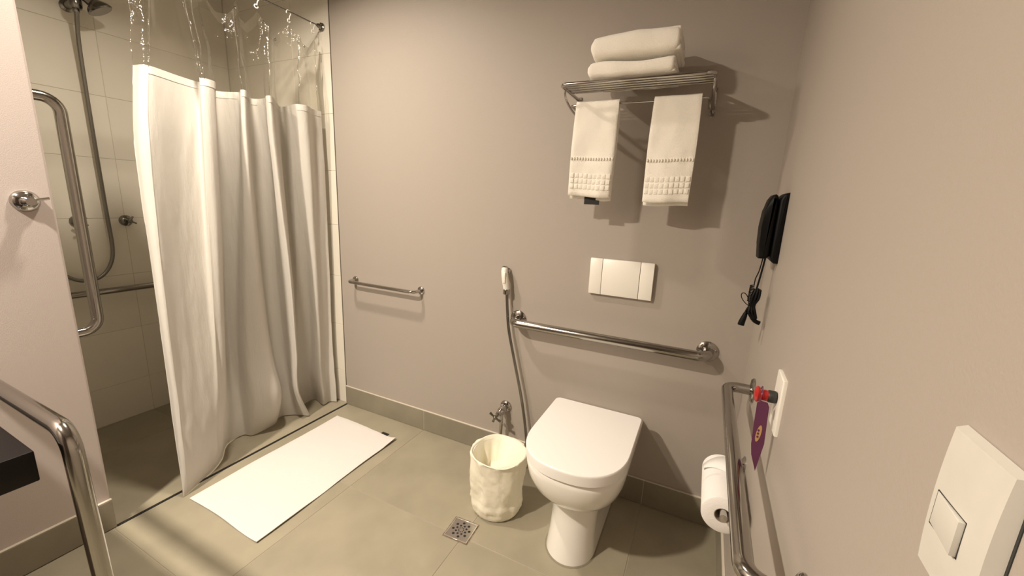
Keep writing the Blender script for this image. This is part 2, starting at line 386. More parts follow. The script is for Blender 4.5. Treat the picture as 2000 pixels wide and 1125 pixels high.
# angle valve
va = thing('angle_valve', (1.118, 0, .28))
part('flange', lathe(NB(), [(.031, 0), (.031, .003), (.026, .009), (.016, .013)], (1.12, 0, .285), (0, -1, 0), 32), M['chrome'], va)
ax = Vector((-.10, -1, -.18)).normalized(); o0 = Vector((1.12, 0, .285))
part('body', lathe(NB(), [(.013, .008), (.013, .020), (.019, .026), (.020, .050), (.016, .056), (.013, .062), (.015, .068), (.015, .076), (.008, .080)], o0, ax, 24), M['chrome'], va)
def cross_handle(parent, o, ax, L=.024, r=.0045, m_='chrome', roll=.5, stem=.02):
    ax = Vector(ax).normalized(); u = ax.orthogonal().normalized(); v = ax.cross(u); o = Vector(o)
    b = NB(); lathe(b, [(.007, -stem), (.007, 0), (.010, .001), (.010, .010), (.007, .014)], o, ax, 16)
    for k in range(4):
        d = u * math.cos(roll + k * PI / 2) + v * math.sin(roll + k * PI / 2)
        tube(b, [o + ax * .006 + d * .004, o + ax * .006 + d * L * .6, o + ax * .004 + d * L], lambda t: r * (.8 + .4 * t), 10)
    part('cross_handle', b, M[m_], parent)
cross_handle(va, o0 + ax * .094, ax, .033, .0055, 'darkchrome', .3)
part('supply_pipe', tube(NB(), [(1.116, -.040, .272), (1.118, -.045, .20), (1.116, -.045, .14)], .0085, 14), M['chrome'], va)
tag(va, 'chrome angle valve with cross handle behind the waste bin', 'valve')

# ------------------------------------------------------------------ waste bin with liner
BC = Vector((1.248, -.322, 0)); H = .262
bin_ = thing('waste_bin', BC)
b = NB(); lathe(b, [(.0, .004), (.100, .004), (.104, .012), (.110, H - .006), (.107, H - .006), (.100, .012), (0, .012)], BC, (0, 0, 1), 40, cap=False)
part('bucket', b, M['plastic'], bin_)
def wob(a, z, s, amp): return amp * noise.noise(Vector((math.cos(a) * s, math.sin(a) * s, z * 9 + 3.7)))
b = NB(); rings = []; n = 128
prof = []
for k in range(31): prof.append(('o', .003 + (H - .003) * k / 30))
rim = [(H + .003, .118), (H + .005, .115), (H + .003, .111)]
def ang_in(a): return 1
for kind, z in prof:
    ring = []
    t = z / H; r0 = .106 + .012 * t - .010 * max(0, 1 - z / .025) ** 2
    for k in range(n):
        a = 2*PI*k/n
        fold = .0030 * math.sin(a * 9 + 4 * t) * (.4 + .6 * t) * max(0, noise.noise(Vector((math.cos(a), math.sin(a), t * 2)) * 1.5) + .3)
        r = r0 + wob(a, z, 2.4, .011) * min(1, z / .03) + fold * .8 + .0018 * noise.noise(Vector((math.cos(a) * 7, math.sin(a) * 7, z * 40)))
        if abs(z - .056) < .012: r += .0036
        r += .004 * max(0, noise.noise(Vector((math.cos(a + t * .9) * 3.3, math.sin(a + t * .9) * 3.3, t * 1.6 + 8))) - .1)
        cr = abs(noise.noise(Vector((math.cos(a + t * 1.2) * 2.6, math.sin(a + t * 1.2) * 2.6, t * 2.1 + 4))))
        r += .0026 * max(0, 1 - cr * 9) * min(1, z / .03)
        ring.append(BC + Vector((r * math.cos(a), r * math.sin(a), z)))
    rings.append(ring)
for z, r in rim:
    rings.append([BC + Vector(((r + wob(2*PI*k/n, .9, 2.2, .004)) * math.cos(2*PI*k/n), (r + wob(2*PI*k/n, .9, 2.2, .004)) * math.sin(2*PI*k/n), z + .004 * math.sin(2*PI*k/n * 3 + 1))) for k in range(n)])
for j in range(1, 13):
    t = j / 12; ring = []
    for k in range(n):
        a = 2*PI*k/n
        side = .5 + .5 * math.cos(a - .2)                     # liner sags in from the right side
        r = .110 - (.016 + .075 * side) * t ** .8
        r += (.006 * math.sin(a * 11 + 1.3) + .004 * math.sin(a * 17)) * t * (1 - .5 * side)
        z = H - (.010 + (.125 - .09 * side)) * t
        ring.append(BC + Vector((r * math.cos(a) + (-.012 * t), r * math.sin(a), z)))
    rings.append(ring)
c_ = [BC + (p - BC) * .02 + Vector((-.012, 0, .06)) for p in rings[-1]]
rings.append([Vector((BC.x - .02 + (p.x - BC.x) * .35, BC.y + (p.y - BC.y) * .35, .135)) for p in rings[-1]])
loft(b, rings, cap=True); part('liner', b, M['liner'], bin_, angle=75)
tag(bin_, 'round waste bin wrapped in a cream liner between drain and toilet', 'bin')

# ------------------------------------------------------------------ floor drain
DC = Vector((1.188, -.511, 0)); dr = thing('floor_drain', DC)
rot = Matrix.Rotation(math.radians(3), 4, 'Z')
def spin(bm): bmesh.ops.rotate(bm, verts=bm.verts, cent=DC, matrix=rot.to_3x3()); return bm
b = NB()
box(b, DC + Vector((-.0555, -.0545, .0001)), DC + Vector((.0555, .0555, .0005))); part('grout_bed', spin(b), mat('stained_grout', (.20, .16, .11), .9, var=.5, vscale=60), dr)
b = NB(); s, t, h = .051, .0045, .0032
for lo, hi in (((-s, -s), (s, -s + t)), ((-s, s - t), (s, s)), ((-s, -s + t), (-s + t, s - t)), ((s - t, -s + t), (s, s - t))):
    box(b, DC + Vector((*lo, .0006)), DC + Vector((*hi, h)), .0005, 1)
part('frame', spin(b), mat('bright_chrome', (.8, .77, .73), .15, metal=1), dr)
b = NB(); box(b, DC + Vector((-.0462, -.0462, .0008)), DC + Vector((.0462, .0462, .0020)))
plate = part('grate', spin(b), mat('brushed_grate', (.50, .47, .45), .22, metal=1), dr, smooth=False)
cb = NB()
for ring_r, cnt, rr, off in ((.034, 8, .0056, .2), (.021, 8, .0045, .6), (.0105, 8, .0026, .2)):
    for k in range(cnt):
        a = 2*PI*k/cnt + off
        lathe(cb, [(rr, -.003), (rr, .003)], DC + Vector((ring_r * math.cos(a), ring_r * math.sin(a), .0014)), (0, 0, 1), 10)
cut = obj('cutter', cb, M['black'], smooth=False)
md = plate.modifiers.new('b', 'BOOLEAN'); md.object = cut; md.operation = 'DIFFERENCE'; cut.location = (0, 0, 0)
bpy.context.view_layer.update()
me = bpy.data.meshes.new_from_object(plate.evaluated_get(bpy.context.evaluated_depsgraph_get()))
plate.modifiers.clear()
if len(me.polygons) > 20: plate.data = me
bpy.data.objects.remove(cut, do_unlink=True)
b = NB(); box(b, DC + Vector((-.046, -.046, .00062)), DC + Vector((.046, .046, .00075))); part('cavity', spin(b), M['black'], dr, smooth=False)
tag(dr, 'small square chrome floor drain with round holes in front of the bin', 'drain')

# ------------------------------------------------------------------ bath mat
b = NB(); nx, ny = 60, 90
cor = [Vector((.078, -.146)), Vector((.540, -.160)), Vector((.550, -.924)), Vector((.086, -.920))]
def mz(u, v):
    z = .0030 + .0022 * (noise.noise(Vector((u * 3, v * 4, 1))) + .6) + .0012 * noise.noise(Vector((u * 9, v * 9, 4)))
    z += .010 * max(0, (u - .86) / .14) ** 2 * max(0, (.13 - v) / .13)           # lifted corner
    z += .004 * max(0, (u - .9) / .1) * (.5 + .5 * math.sin(v * 9))
    return max(.0016, z)
T = []; Bt = []
for j in range(ny + 1):
    rt = []; rb_ = []
    for i in range(nx + 1):
        u = i / nx; v = j / ny
        p = cor[0] * (1-u)*(1-v) + cor[1] * u*(1-v) + cor[2] * u*v + cor[3] * (1-u)*v
        p = p + Vector((.003 * math.sin(v * 7 + u * 2) , .004 * math.sin(u * 5)))
        z = mz(u, v); ed = min(i, nx - i, j, ny - j)
        zt = z + (.0032 if ed > 1 else .0016 + .0008 * ed)
        rt.append(b.verts.new((p.x, p.y, zt))); rb_.append(b.verts.new((p.x, p.y, max(.0006, z - .0012))))
    T.append(rt); Bt.append(rb_)
for j in range(ny):
    for i in range(nx):
        b.faces.new((T[j][i], T[j][i+1], T[j+1][i+1], T[j+1][i])); b.faces.new((Bt[j][i], Bt[j+1][i], Bt[j+1][i+1], Bt[j][i+1]))
for i in range(nx):
    b.faces.new((T[0][i], Bt[0][i], Bt[0][i+1], T[0][i+1])); b.faces.new((T[ny][i], T[ny][i+1], Bt[ny][i+1], Bt[ny][i]))
for j in range(ny):
    b.faces.new((T[j][0], T[j+1][0], Bt[j+1][0], Bt[j][0])); b.faces.new((T[j][nx], Bt[j][nx], Bt[j+1][nx], T[j+1][nx]))
mt = thing('bath_mat', (.314, -.53, 0)); part('towelling', b, M['mat'], mt, angle=50)
b = NB(); box(b, (.428, -.158, .0012), (.474, -.138, .0028), .0004, 1); tg = part('care_tag', b, M['black'], mt); tag(tg, 'small black tag')
tag(mt, 'white rectangular bath mat lying on the floor before the shower', 'bath mat')

# ------------------------------------------------------------------ shower curtain
TOP = [(-.073,-.835), (-.019,-.812), (-.060,-.703), (-.079,-.616), (-.001,-.650), (-.005,-.593), (-.165,-.505), (-.086,-.453), (-.024,-.478), (-.023,-.452),
       (-.147,-.356), (-.080,-.337), (-.015,-.368), (-.004,-.345), (-.165,-.200), (-.116,-.187), (-.028,-.208), (.000,-.166), (-.045,-.098), (-.050,-.040)]
BOT = [(.053,-.928), (.049,-.912), (.020,-.850), (-.020,-.770), (-.074,-.703), (-.151,-.645), (-.185,-.600), (-.186,-.530), (-.140,-.505), (-.144,-.386),
       (-.191,-.320), (-.151,-.267), (-.108,-.248), (-.063,-.222), (-.188,-.168), (-.207,-.142), (-.202,-.075), (-.100,-.100), (-.100,-.050), (-.060,-.030)]
ZL = [1.73, 1.45, .95, .45, .20, .006]
OFF = {0: [(0,0), (0,-.022), (0,-.018), (0,-.003), (0,0), (0,0)],
       5: [(0,0), (.029,-.016), (.070,-.027), (.090,-.034), (.070,-.040), (0,0)],
       6: [(0,0), (-.01,0), (-.030,.015), (-.035,.02), (-.015,.01), (0,0)],
       7: [(0,0), (-.01,0), (-.035,0), (-.045,0), (-.03,0), (0,0)],
       9: [(0,0), (.013,-.022), (.035,-.030), (.050,-.025), (.080,-.006), (0,0)],
       11: [(0,0), (-.01,0), (-.03,0), (-.035,0), (-.02,0), (0,0)],
       13: [(0,0), (.002,0), (.010,-.015), (.020,-.045), (.025,-.060), (0,0)],
       19: [(0,0)] * 6}
def off(c, l):
    ks = sorted(OFF)
    for a, d in zip(ks, ks[1:]):
        if a <= c <= d:
            t = (c - a) / (d - a); A = OFF[a][l]; D = OFF[d][l]; return (A[0]*(1-t) + D[0]*t, A[1]*(1-t) + D[1]*t)
cols = []
NS = 10
levels = []
for l, z in enumerate(ZL):
    t = (ZL[0] - z) / (ZL[0] - ZL[-1]); pts = []
    for c in range(20):
        ox, oy = off(c, l)
        pts.append((TOP[c][0]*(1-t) + BOT[c][0]*t + ox, TOP[c][1]*(1-t) + BOT[c][1]*t + oy, z))
    levels.append(catmull(pts, NS))
NCOL = len(levels[0])
zz = []
grid = []
for i in range(NCOL):
    col = catmull([levels[l][i] for l in range(6)], 12); grid.append(col)
NR = len(grid[0])
for i in range(NCOL):
    for j in range(NR):
        p = grid[i][j]; t = j / (NR - 1)
        e = min(1, t * 6) * min(1, (1 - t) * 10)
        nn = noise.noise(Vector((i * .055, j * .05, 2.2))) * .011 + noise.noise(Vector((i * .16, j * .045, 7))) * .0065 + noise.noise(Vector((i * .3, j * .2, 9))) * .002
        grid[i][j] = p + Vector((nn * e, nn * e * .4, 0))
        if grid[i][j].y > -.012: grid[i][j].y = -.012
def sheet(bm, G, i0, i1, j0, j1, off_=0):
    V = [[bm.verts.new(G[i][j]) for j in range(j0, j1 + 1)] for i in range(i0, i1 + 1)]
    for a in range(len(V) - 1):
        for c in range(len(V[0]) - 1): bm.faces.new((V[a][c], V[a+1][c], V[a+1][c+1], V[a][c+1]))
    return bm
def solid(o, t):
    md = o.modifiers.new('s', 'SOLIDIFY'); md.thickness = t; md.offset = 0; return o
cu = thing('shower_curtain', (-.06, -.45, 0))
part('cloth', sheet(NB(), grid, 0, NCOL - 1, 0, NR - 1), M['curtain'], cu, angle=180)
def lifted(i0, i1, j0, j1, d):
    """strip of the sheet lifted off it towards the room, for the doubled hems"""
    G = [[None] * NR for _ in range(NCOL)]
    for i in range(i0, i1 + 1):
        for j in range(j0, j1 + 1):
            a = grid[min(i + 1, NCOL - 1)][j] - grid[max(i - 1, 0)][j]; c = grid[i][min(j + 1, NR - 1)] - grid[i][max(j - 1, 0)]
            n = a.cross(c).normalized()
            if n.x < 0 and abs(n.x) > .2: n = -n
            G[i][j] = grid[i][j] + n * d
    return sheet(NB(), G, i0, i1, j0, j1)
tag(part('side_hem', lifted(0, 10, 0, NR - 1, .0014), M['hem'], cu, angle=180), 'brighter doubled side hem')
part('top_hem', lifted(10, NCOL - 1, 0, 2, .0012), M['hem'], cu, angle=180)
# clear vinyl top
HK = [-.055, -.190, -.350, -.440, -.575, -.700, -.815]
EY = [-.130, -.240, -.330, -.460, -.590, -.690]
def vtop(y):
    zt = 2.028
    for h, amp in zip(HK, (.05, .070, .066, .072, .075, .075, .075)): zt = max(zt, 2.030 + amp - abs(y - h) * 1.45)
    return zt
vg = []; NV = 16
for i in range(NCOL):
    b0 = levels[0][i]; u = i / (NCOL - 1)
    yt = -.820 + .775 * u + .012 * math.sin(u * 34)
    xt = -.060 + (b0.x + .06) * .45 + .010 * math.sin(u * 46)
    zt = vtop(yt)
    near = min(abs(yt - h) for h in HK)
    xt = -.060 + (xt + .060) * min(1, near / .03)
    pt = Vector((xt, min(yt, -.02), zt)); col = []
    for j in range(NV + 1):
        t = j / NV; s_ = t * t * (3 - 2 * t)
        p = b0 * (1 - t) + pt * t; q = b0.lerp(pt, s_); p.x = q.x
        p.x += noise.noise(Vector((i * .11, j * .22, 5))) * .012 * math.sin(PI * t)
        p.y = min(p.y + noise.noise(Vector((i * .09, j * .2, 15))) * .008 * math.sin(PI * t), -.006)
        col.append(p)
    vg.append(col)
part('clear_panel', sheet(NB(), vg, 0, NCOL - 1, 0, NV - 2), M['vinyl'], cu, angle=180)
hb_ = part('clear_header_band', sheet(NB(), vg, 0, NCOL - 1, NV - 2, NV), M['vinyl_hem_streak'], cu, angle=180)
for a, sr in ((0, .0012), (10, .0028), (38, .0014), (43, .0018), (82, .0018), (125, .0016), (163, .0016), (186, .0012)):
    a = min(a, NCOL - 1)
    part('highlight_streak', tube(NB(), [vg[a][j] + Vector((.001, 0, 0)) for j in range(NV + 1)], sr, 6), M['vinyl_hem_streak'], cu)  # whitish tubes added to imitate bright highlights along the vinyl folds
for y in EY:
    i = min(range(NCOL), key=lambda q: abs(vg[q][NV].y - y)); p = vg[i][NV] + Vector((.002, 0, -.008)); tpts = [p + Vector((0, .0045 * math.cos(a), .0045 * math.sin(a))) for a in [2*PI*k/14 for k in range(14)]]
    part('eyelet', tube(NB(), tpts, .0013, 8, closed=True), M['darkchrome'], cu)
tag(cu, 'white cloth shower curtain with clear vinyl top hanging to the floor', 'curtain')

# rod and hooks
ZR = 2.158
rod = thing('curtain_rod', (-.06, -.56, ZR))
part('rod', tube(NB(), [(-.06, YP + .001, ZR), (-.06, .002, ZR)], .0035, 14), M['darkchrome'], rod)
fb = NB(); lathe(fb, [(.020, 0), (.020, .004), (.013, .008), (.010, .026), (.006, .032)], (-.06, .003, ZR), (0, -1, 0), 28)
for k in range(5):
    a = 2*PI*k/5 + .3; lathe(fb, [(.0045, 0), (.0045, .010)], (-.06 + .015 * math.cos(a), .003, ZR + .015 * math.sin(a)), (0, -1, 0), 10)
part('end_socket', fb, M['darkchrome'], rod)
fb = NB(); lathe(fb, [(.020, 0), (.020, .004), (.013, .008), (.010, .026)], (-.06, YP, ZR), (0, 1, 0), 28); part('end_socket', fb, M['darkchrome'], rod)
tag(rod, 'thin metal curtain rod across the top of the shower opening', 'rod')
labs = ['white plastic curtain hook nearest the rod end by the back wall', 'white plastic curtain hook, second from the back wall end', 'white plastic curtain hook, third from the back wall end', 'white plastic curtain hook, fourth from the back wall end, at the picture top']
rest = 'white plastic curtain hook high above the left half of the curtain'
def hook(y, label, tilt=0):
    h = thing('curtain_hook', (-.06, y, ZR))
    P = []
    for k in range(13):
        a = math.radians(200 - k * 21); P.append(Vector((0, .0125 * math.cos(a), .0125 * math.sin(a) - .0075)))
    P += [Vector((0, .004, -.028))]
    for k in range(11):
        a = math.radians(60 + k * 30); P.append(Vector((0, .0075 * math.cos(a) - .001, .0075 * math.sin(a) - .042)))
    R_ = Matrix.Rotation(tilt, 3, 'Z')
    b = NB(); tube(b, [R_ @ p for p in catmull(P, 3)], .0024, 10)
    o = obj('hook_ring', b, M['orange'], h)
    tag(h, label, 'curtain hook', 'curtain hooks on the shower rod'); return h
for k, y in enumerate(HK): hook(y, labs[k] if k < 4 else rest, .25 * math.sin(k * 2 + .4))

# ------------------------------------------------------------------ shower fittings
sh = thing('hand_shower', (SX, -.70, 2.1))
part('wall_bracket', lathe(NB(), [(.026, 0), (.026, .006), (.016, .012), (.013, .07)], (SX, -.705, 2.10), (1, 0, 0), 28), M['darkchrome'], sh)
b = NB(); lathe(b, [(.020, -.024), (.024, -.015), (.024, .015), (.018, .026)], (-.815, -.705, 2.10), (0, 0, 1), 24); part('holder', b, M['darkchrome'], sh)
hax = Vector((.45, .85, -.42)).normalized()
b = NB(); tube(b, catmull([(-.820, -.712, 2.145), (-.800, -.690, 2.140), (-.785, -.665, 2.125), (-.775, -.645, 2.105)], 5), lambda t: .013 + .016 * t, 20)
part('neck', b, M['darkchrome'], sh)
part('spray_head', lathe(NB(), [(.020, -.014), (.034, .0), (.045, .012), (.050, .024), (.045, .029)], (-.772, -.648, 2.108), Vector((.25, .45, -.85)), 32), M['darkchrome'], sh)
b = NB(); lathe(b, [(.011, 0), (.013, .006), (.013, .020), (.009, .03)], (-.822, -.703, 2.062), (0, 0, 1), 20); part('hose_nut', b, M['darkchrome'], sh)
hp = catmull([(-.820, -.703, 2.065), (-.855, -.700, 1.95), (-.872, -.697, 1.75), (-.876, -.696, 1.44), (-.878, -.694, 1.15), (-.878, -.693, .97), (-.876, -.712, .885), (-.874, -.752, .83), (-.874, -.800, .812), (-.876, -.85, .822), (-.880, -.90, .87), (-.884, -.92, .96), (-.890, -.90, 1.05)], 8)
part('hose', tube(NB(), hp, .0085, 14), M['hose'], sh)
part('hose_outlet', lathe(NB(), [(.022, 0), (.022, .004), (.010, .010), (.010, .022)], (SX, -.90, 1.05), (1, 0, 0), 24), M['darkchrome'], sh)
tag(sh, 'chrome hand shower with long looping hose on the shower wall', 'shower')
def tap(y, z, label, x=SX, roll=.3, n=(1, 0, 0)):
    t = thing('shower_tap', (x, y, z))
    part('flange', lathe(NB(), [(.029, 0), (.029, .004), (.022, .013), (.014, .018), (.013, .036)], (x, y, z), n, 32), M['darkchrome'], t)
    cross_handle(t, Vector((x, y, z)) + Vector(n) * .048, n, .027, .0042, 'darkchrome', roll, .02)
    tag(t, label, 'tap')
tap(-.612, 1.108, 'chrome cross-handled shower tap next to the curtain edge')
tap(-.800, 1.108, 'chrome cross-handled shower tap partly behind the upright grab bar', roll=.05)
vk = thing('shutoff_valve', (0, -1.19, 1.232))
part('flange', lathe(NB(), [(.033, 0), (.033, .004), (.027, .014), (.016, .019), (.014, .030)], (0, -1.190, 1.232), (1, 0, 0), 36), M['chrome'], vk)
part('knob', lathe(NB(), [(.013, .028), (.017, .032), (.017, .046), (.012, .051)], (0, -1.190, 1.232), (1, 0, 0), 28), M['chrome'], vk)
part('lever', tube(NB(), catmull([(.042, -1.190, 1.233), (.046, -1.172, 1.238), (.050, -1.150, 1.243)], 4), lambda t: .0055 - .0015 * t, 12), M['chrome'], vk)
tag(vk, 'round chrome lever valve on the pale left wall near its edge', 'valve')

# ------------------------------------------------------------------ towel shelf
ZS = 1.702; x0, x1 = 1.392, 1.882
sf = thing('towel_shelf', (1.637, 0, ZS))
part('shelf_frame', tube(NB(), fillet([(x0, -.004, ZS - .002), (x0, -.235, ZS), (x1, -.235, ZS), (x1, -.004, ZS - .002)], .022, 6), .0065, 16), M['chrome'], sf)
for k in range(4):
    y = -.128 - .027 * k; part('slat_rod', tube(NB(), [(x0, y, ZS - .001), (x1, y, ZS - .001)], .0045, 12), M['chrome'], sf)
for xx in (x0, x1):
    b = NB(); box(b, (xx - .009, -.006, ZS - .085), (xx + .009, -.0002, ZS + .012), .0015, 1); part('wall_plate', b, M['chrome'], sf)
    s = 1 if xx == x0 else -1
    part('bracket_rod', tube(NB(), catmull([(xx, -.19, ZS), (xx, -.178, ZS - .028), (xx, -.12, ZS - .05), (xx, -.05, ZS - .062), (xx, -.006, ZS - .066)], 5), .0040, 12), M['chrome'], sf)
ZT = 1.652; YT = -.142
part('towel_rail', tube(NB(), fillet([(x0 + .012, -.006, ZT - .004), (x0 + .012, YT, ZT), (x1 - .012, YT, ZT), (x1 - .012, -.006, ZT - .004)], .012, 5), .0042, 14), M['chrome'], sf)
tag(sf, 'chrome wall towel shelf with a rail underneath, above the toilet', 'shelf')

# folded bath towels on the shelf
def folded(name, lo, hi, seed, label):
    root = thing(name, ((lo[0] + hi[0]) / 2, (lo[1] + hi[1]) / 2, lo[2]))
    lo = Vector(lo); hi = Vector(hi); s = hi - lo; b = NB()
    nx_, na = 34, 44; rings = []
    for i in range(nx_ + 1):
        u = i / nx_
        endl = math.sqrt(max(0, 1 - max(0, 1 - u / .06) ** 2)); endr = math.sqrt(max(0, 1 - max(0, (u - .965) / .035) ** 2))
        e = max(.5, min(.5 + .5 * endl, .80 + .20 * endr)) if 0 < i < nx_ else .45 if i == 0 else .78
        ring = []
        for k in range(na):
            a = 2*PI*k/na
            cy = math.copysign(abs(math.cos(a)) ** .42, math.cos(a)); cz = math.copysign(abs(math.sin(a)) ** .55, math.sin(a))
            y = (lo.y + hi.y) / 2 + cy * s.y / 2 * (.93 + .07 * e); z = (lo.z + hi.z) / 2 + cz * s.z / 2 * e
            z += (.004 * math.sin(u * 5 + seed) ) * (cz > 0)
            p = Vector((lo.x + s.x * u, y, z)); nn = noise.noise(p * 14 + Vector((seed, 0, 0))) * .004
            ring.append(p + Vector((0, cy * nn, cz * nn)))
        rings.append(ring)
    loft(b, rings); part('folded_cloth', b, M['terry'], root, angle=80)
    for k in range(3):
        zc = lo.z + s.z * (.2 + .3 * k)
        b = NB(); box(b, (hi.x - .030, lo.y + .010, zc - s.z * .13), (hi.x + .006 - .002 * k, hi.y - .008, zc + s.z * .13), min(s.z * .12, .007), 3); part('folded_edge', b, M['terry'], root)
    tag(root, label, 'towel', 'folded bath towels on the shelf')
folded('folded_towel', (1.488, -.250, ZS + .006), (1.762, -.045, ZS + .0605), 1, 'lower white folded bath towel, directly on the chrome shelf')
folded('folded_towel', (1.494, -.250, ZS + .0665), (1.770, -.045, ZS + .146), 5, 'upper white folded bath towel, on top of the stack')

# hanging hand towels
def hanging(xa, xb, zb, seed, label, slant):
    root = thing('hand_towel', ((xa + xb) / 2, YT, ZT))
    b = NB(); nx_ = 26
    prof = []
    th = .011                                                # thickness of each hanging layer
    yo, yi = YT - .006 - th, YT - .006
    zb_back = zb - .012
    def P(y, z): prof.append((y, z))
    N = 30
    for k in range(N + 1): P(yo, zb + (ZT - zb) * k / N)
    for k in range(1, 8): a = PI - PI * k / 8; P(YT + (.006 + th) * math.cos(a), ZT + (.0055 + th * .7) * math.sin(a))
    for k in range(N + 1): P(YT + .006 + th, ZT - (ZT - zb_back) * k / N)
    P(YT + .006 + th * .5, zb_back - .004); P(YT + .006, zb_back)
    for k in range(1, 6): P(YT + .006, zb_back + (ZT - zb_back) * k / 6)
    for k in range(0, 5): a = PI * k / 4; P(YT + .006 * math.cos(a), ZT + .005 * math.sin(a))
    for k in range(5, 0, -1): P(yi, zb + (ZT - zb) * k / 6)
    P(yi, zb); P(yo + th * .5, zb - .004)
    rings = []
    for i in range(nx_ + 1):
        u = i / nx_; edge = min(i, nx_ - i); ring = []
        for y, z in prof:
            t = (ZT - z) / (ZT - zb)
            flare = .004 * math.sin(t * 4) + .005 * t
            x = xa + (xb - xa) * u + (u - .5) * 2 * flare * .6 + slant * t
            wv = .0045 * math.sin(u * 7 + seed + t * 1.5) * t + .003 * noise.noise(Vector((u * 4, t * 5, seed)))
            band = .0025 if .60 < t < 1.02 and y < YT else 0
            sq = .5 if edge == 0 else .85 if edge == 1 else 1
            yc = YT + math.copysign(.006 + th * .5, y - YT)
            yy = yc + (y - yc) * sq if abs(y - YT) > .004 else y
            ring.append(Vector((x, yy - wv - band, z + .003 * math.sin(u * 5 + seed) * t)))
        rings.append(ring)
    loft(b, rings); part('towelling', b, M['terry'], root, angle=70)
    # stitched seam and waffle band on the front
    def fp_(u, z):
        t = (ZT - z) / (ZT - zb); flare = .004 * math.sin(t * 4) + .005 * t
        x = xa + (xb - xa) * u + (u - .5) * 2 * flare * .6 + slant * t
        wv = .0045 * math.sin(u * 7 + seed + t * 1.5) * t + .003 * noise.noise(Vector((u * 4, t * 5, seed)))
        return Vector((x, yo - wv - .0025, z + .003 * math.sin(u * 5 + seed) * t))
    b = NB(); zs_ = ZT - (ZT - zb) * .59
    for k in range(16):
        p = fp_(.03 + .94 * k / 15, zs_); box(b, p - Vector((.0026, .0030, .0050)), p + Vector((.0026, .003, .0050)), .001, 1)
    part('stitched_seam', b, M['terry'], root)
    b = NB()
    for r_ in range(3):
        for k in range(9):
            p = fp_(.07 + .86 * k / 8, ZT - (ZT - zb) * (.78 + .062 * r_)); hw = (xb - xa) * .86 / 8 * .45
            box(b, p - Vector((hw, .0022, .0082)), p + Vector((hw, .003, .0082)), .0022, 2)
    o = part('waffle_band', b, M['terry'], root)
    tag(root, label, 'towel', 'hand towels on the shelf rail'); return root
h1 = hanging(1.428, 1.584, 1.328, 1.0, 'left white hand towel hanging from the shelf rail, black tag below', -.006)
b = NB(); box(b, (1.480, YT + .004, 1.296), (1.538, YT + .008, 1.326), .0006, 1); o = part('label_tag', b, M['black'], h1); tag(o, 'small black tag')
hanging(1.702, 1.850, 1.318, 3.4, 'right white hand towel hanging from the shelf rail', -.004)

# ------------------------------------------------------------------ hair dryer on right wall
hd = thing('hair_dryer', (XR, -.235, 1.25))
prism_c = [(2.0975, 1.165), (2.0985, 1.330), (2.104, 1.344), (2.111, 1.350), (2.1189, 1.352), (2.1189, 1.147), (2.108, 1.147), (2.101, 1.153)]
b = NB(); prism(b, prism_c, 1, -.285, -.190, .006); part('wall_cradle', b, M['blackplastic'], hd, angle=50)
prism_b = [(2.068, 1.158), (2.0645, 1.20), (2.0625, 1.250), (2.0655, 1.300), (2.072, 1.330), (2.080, 1.344), (2.087, 1.347), (2.093, 1.342), (2.096, 1.325), (2.096, 1.168), (2.088, 1.158)]
b = NB(); prism(b, prism_b, 1, -.283, -.196, .012); part('dryer_body', b, M['blackplastic'], hd, angle=50)
cords = NB()
tube(cords, catmull([(2.082, -.262, 1.160), (2.078, -.262, 1.12), (2.072, -.262, 1.095), (2.071, -.262, 1.075)], 6), .0016, 8)
tube(cords, catmull([(2.088, -.262, 1.160), (2.084, -.262, 1.11), (2.079, -.262, 1.06)], 6), .0026, 8)
part('cord', cords, M['blackplastic'], hd)
co = NB(); P = []
for k in range(11 * 12):
    a = 2*PI*k/12; t = k / (11 * 12); P.append(Vector((2.0665 + .0055 * math.cos(a) - .001 * t, -.262 + .0055 * math.sin(a), 1.074 - .052 * t)))
tube(co, P, .0016, 6); part('coiled_cord', co, M['blackplastic'], hd)
bu = NB()
for k in range(9):
    ox = (k % 3 - 1) * .0065; oy = (k // 3 - 1) * .0065
    P = [Vector((2.083 + ox * .9, -.262 + oy, 1.065 - abs(ox) * .5)), Vector((2.079 + ox * 1.3, -.262 + oy * 1.3, 1.035)), Vector((2.075 + ox * .7, -.262 + oy * .7, 1.012)), Vector((2.077 + ox * 1.3, -.262 + oy * 1.2, .988)), Vector((2.086 + ox * .6, -.262 + oy, .966 + abs(oy)))]
    tube(bu, catmull(P, 5), .0040, 8)
tube(bu, catmull([(2.080, -.262, .972), (2.090, -.262, .962), (2.103, -.262, .957)], 4), .0065, 10)
tube(bu, [(2.070 , -.27, 1.012), (2.070 + .004, -.253, 1.012), (2.081, -.253, 1.012), (2.081, -.271, 1.012)], .0032, 8, closed=True)
part('cord_bundle', bu, M['blackplastic'], hd)
lo_ = NB()
tube(lo_, catmull([(2.066, -.262, 1.008), (2.055, -.262, 1.016), (2.044, -.262, 1.030), (2.042, -.262, 1.043), (2.050, -.262, 1.046), (2.060, -.262, 1.034), (2.066, -.262, 1.010)], 6), .0013, 8)
tube(lo_, catmull([(2.068, -.262, 1.006), (2.063, -.262, .995), (2.059, -.262, .975)], 4), .0036, 10)
part('cord_loop', lo_, M['blackplastic'], hd)
b = NB(); tube(b, catmull([(2.0615, -.262, .986), (2.059, -.262, .972), (2.055, -.262, .955), (2.0535, -.262, .944)], 4), lambda t: .0050 + .0045 * math.sin(min(1, t * 1.1) * 1.6), 14)
part('plug', b, M['blackplastic'], hd)
tag(hd, 'black hair dryer with bundled coiled cord hanging on the right wall', 'hair dryer')

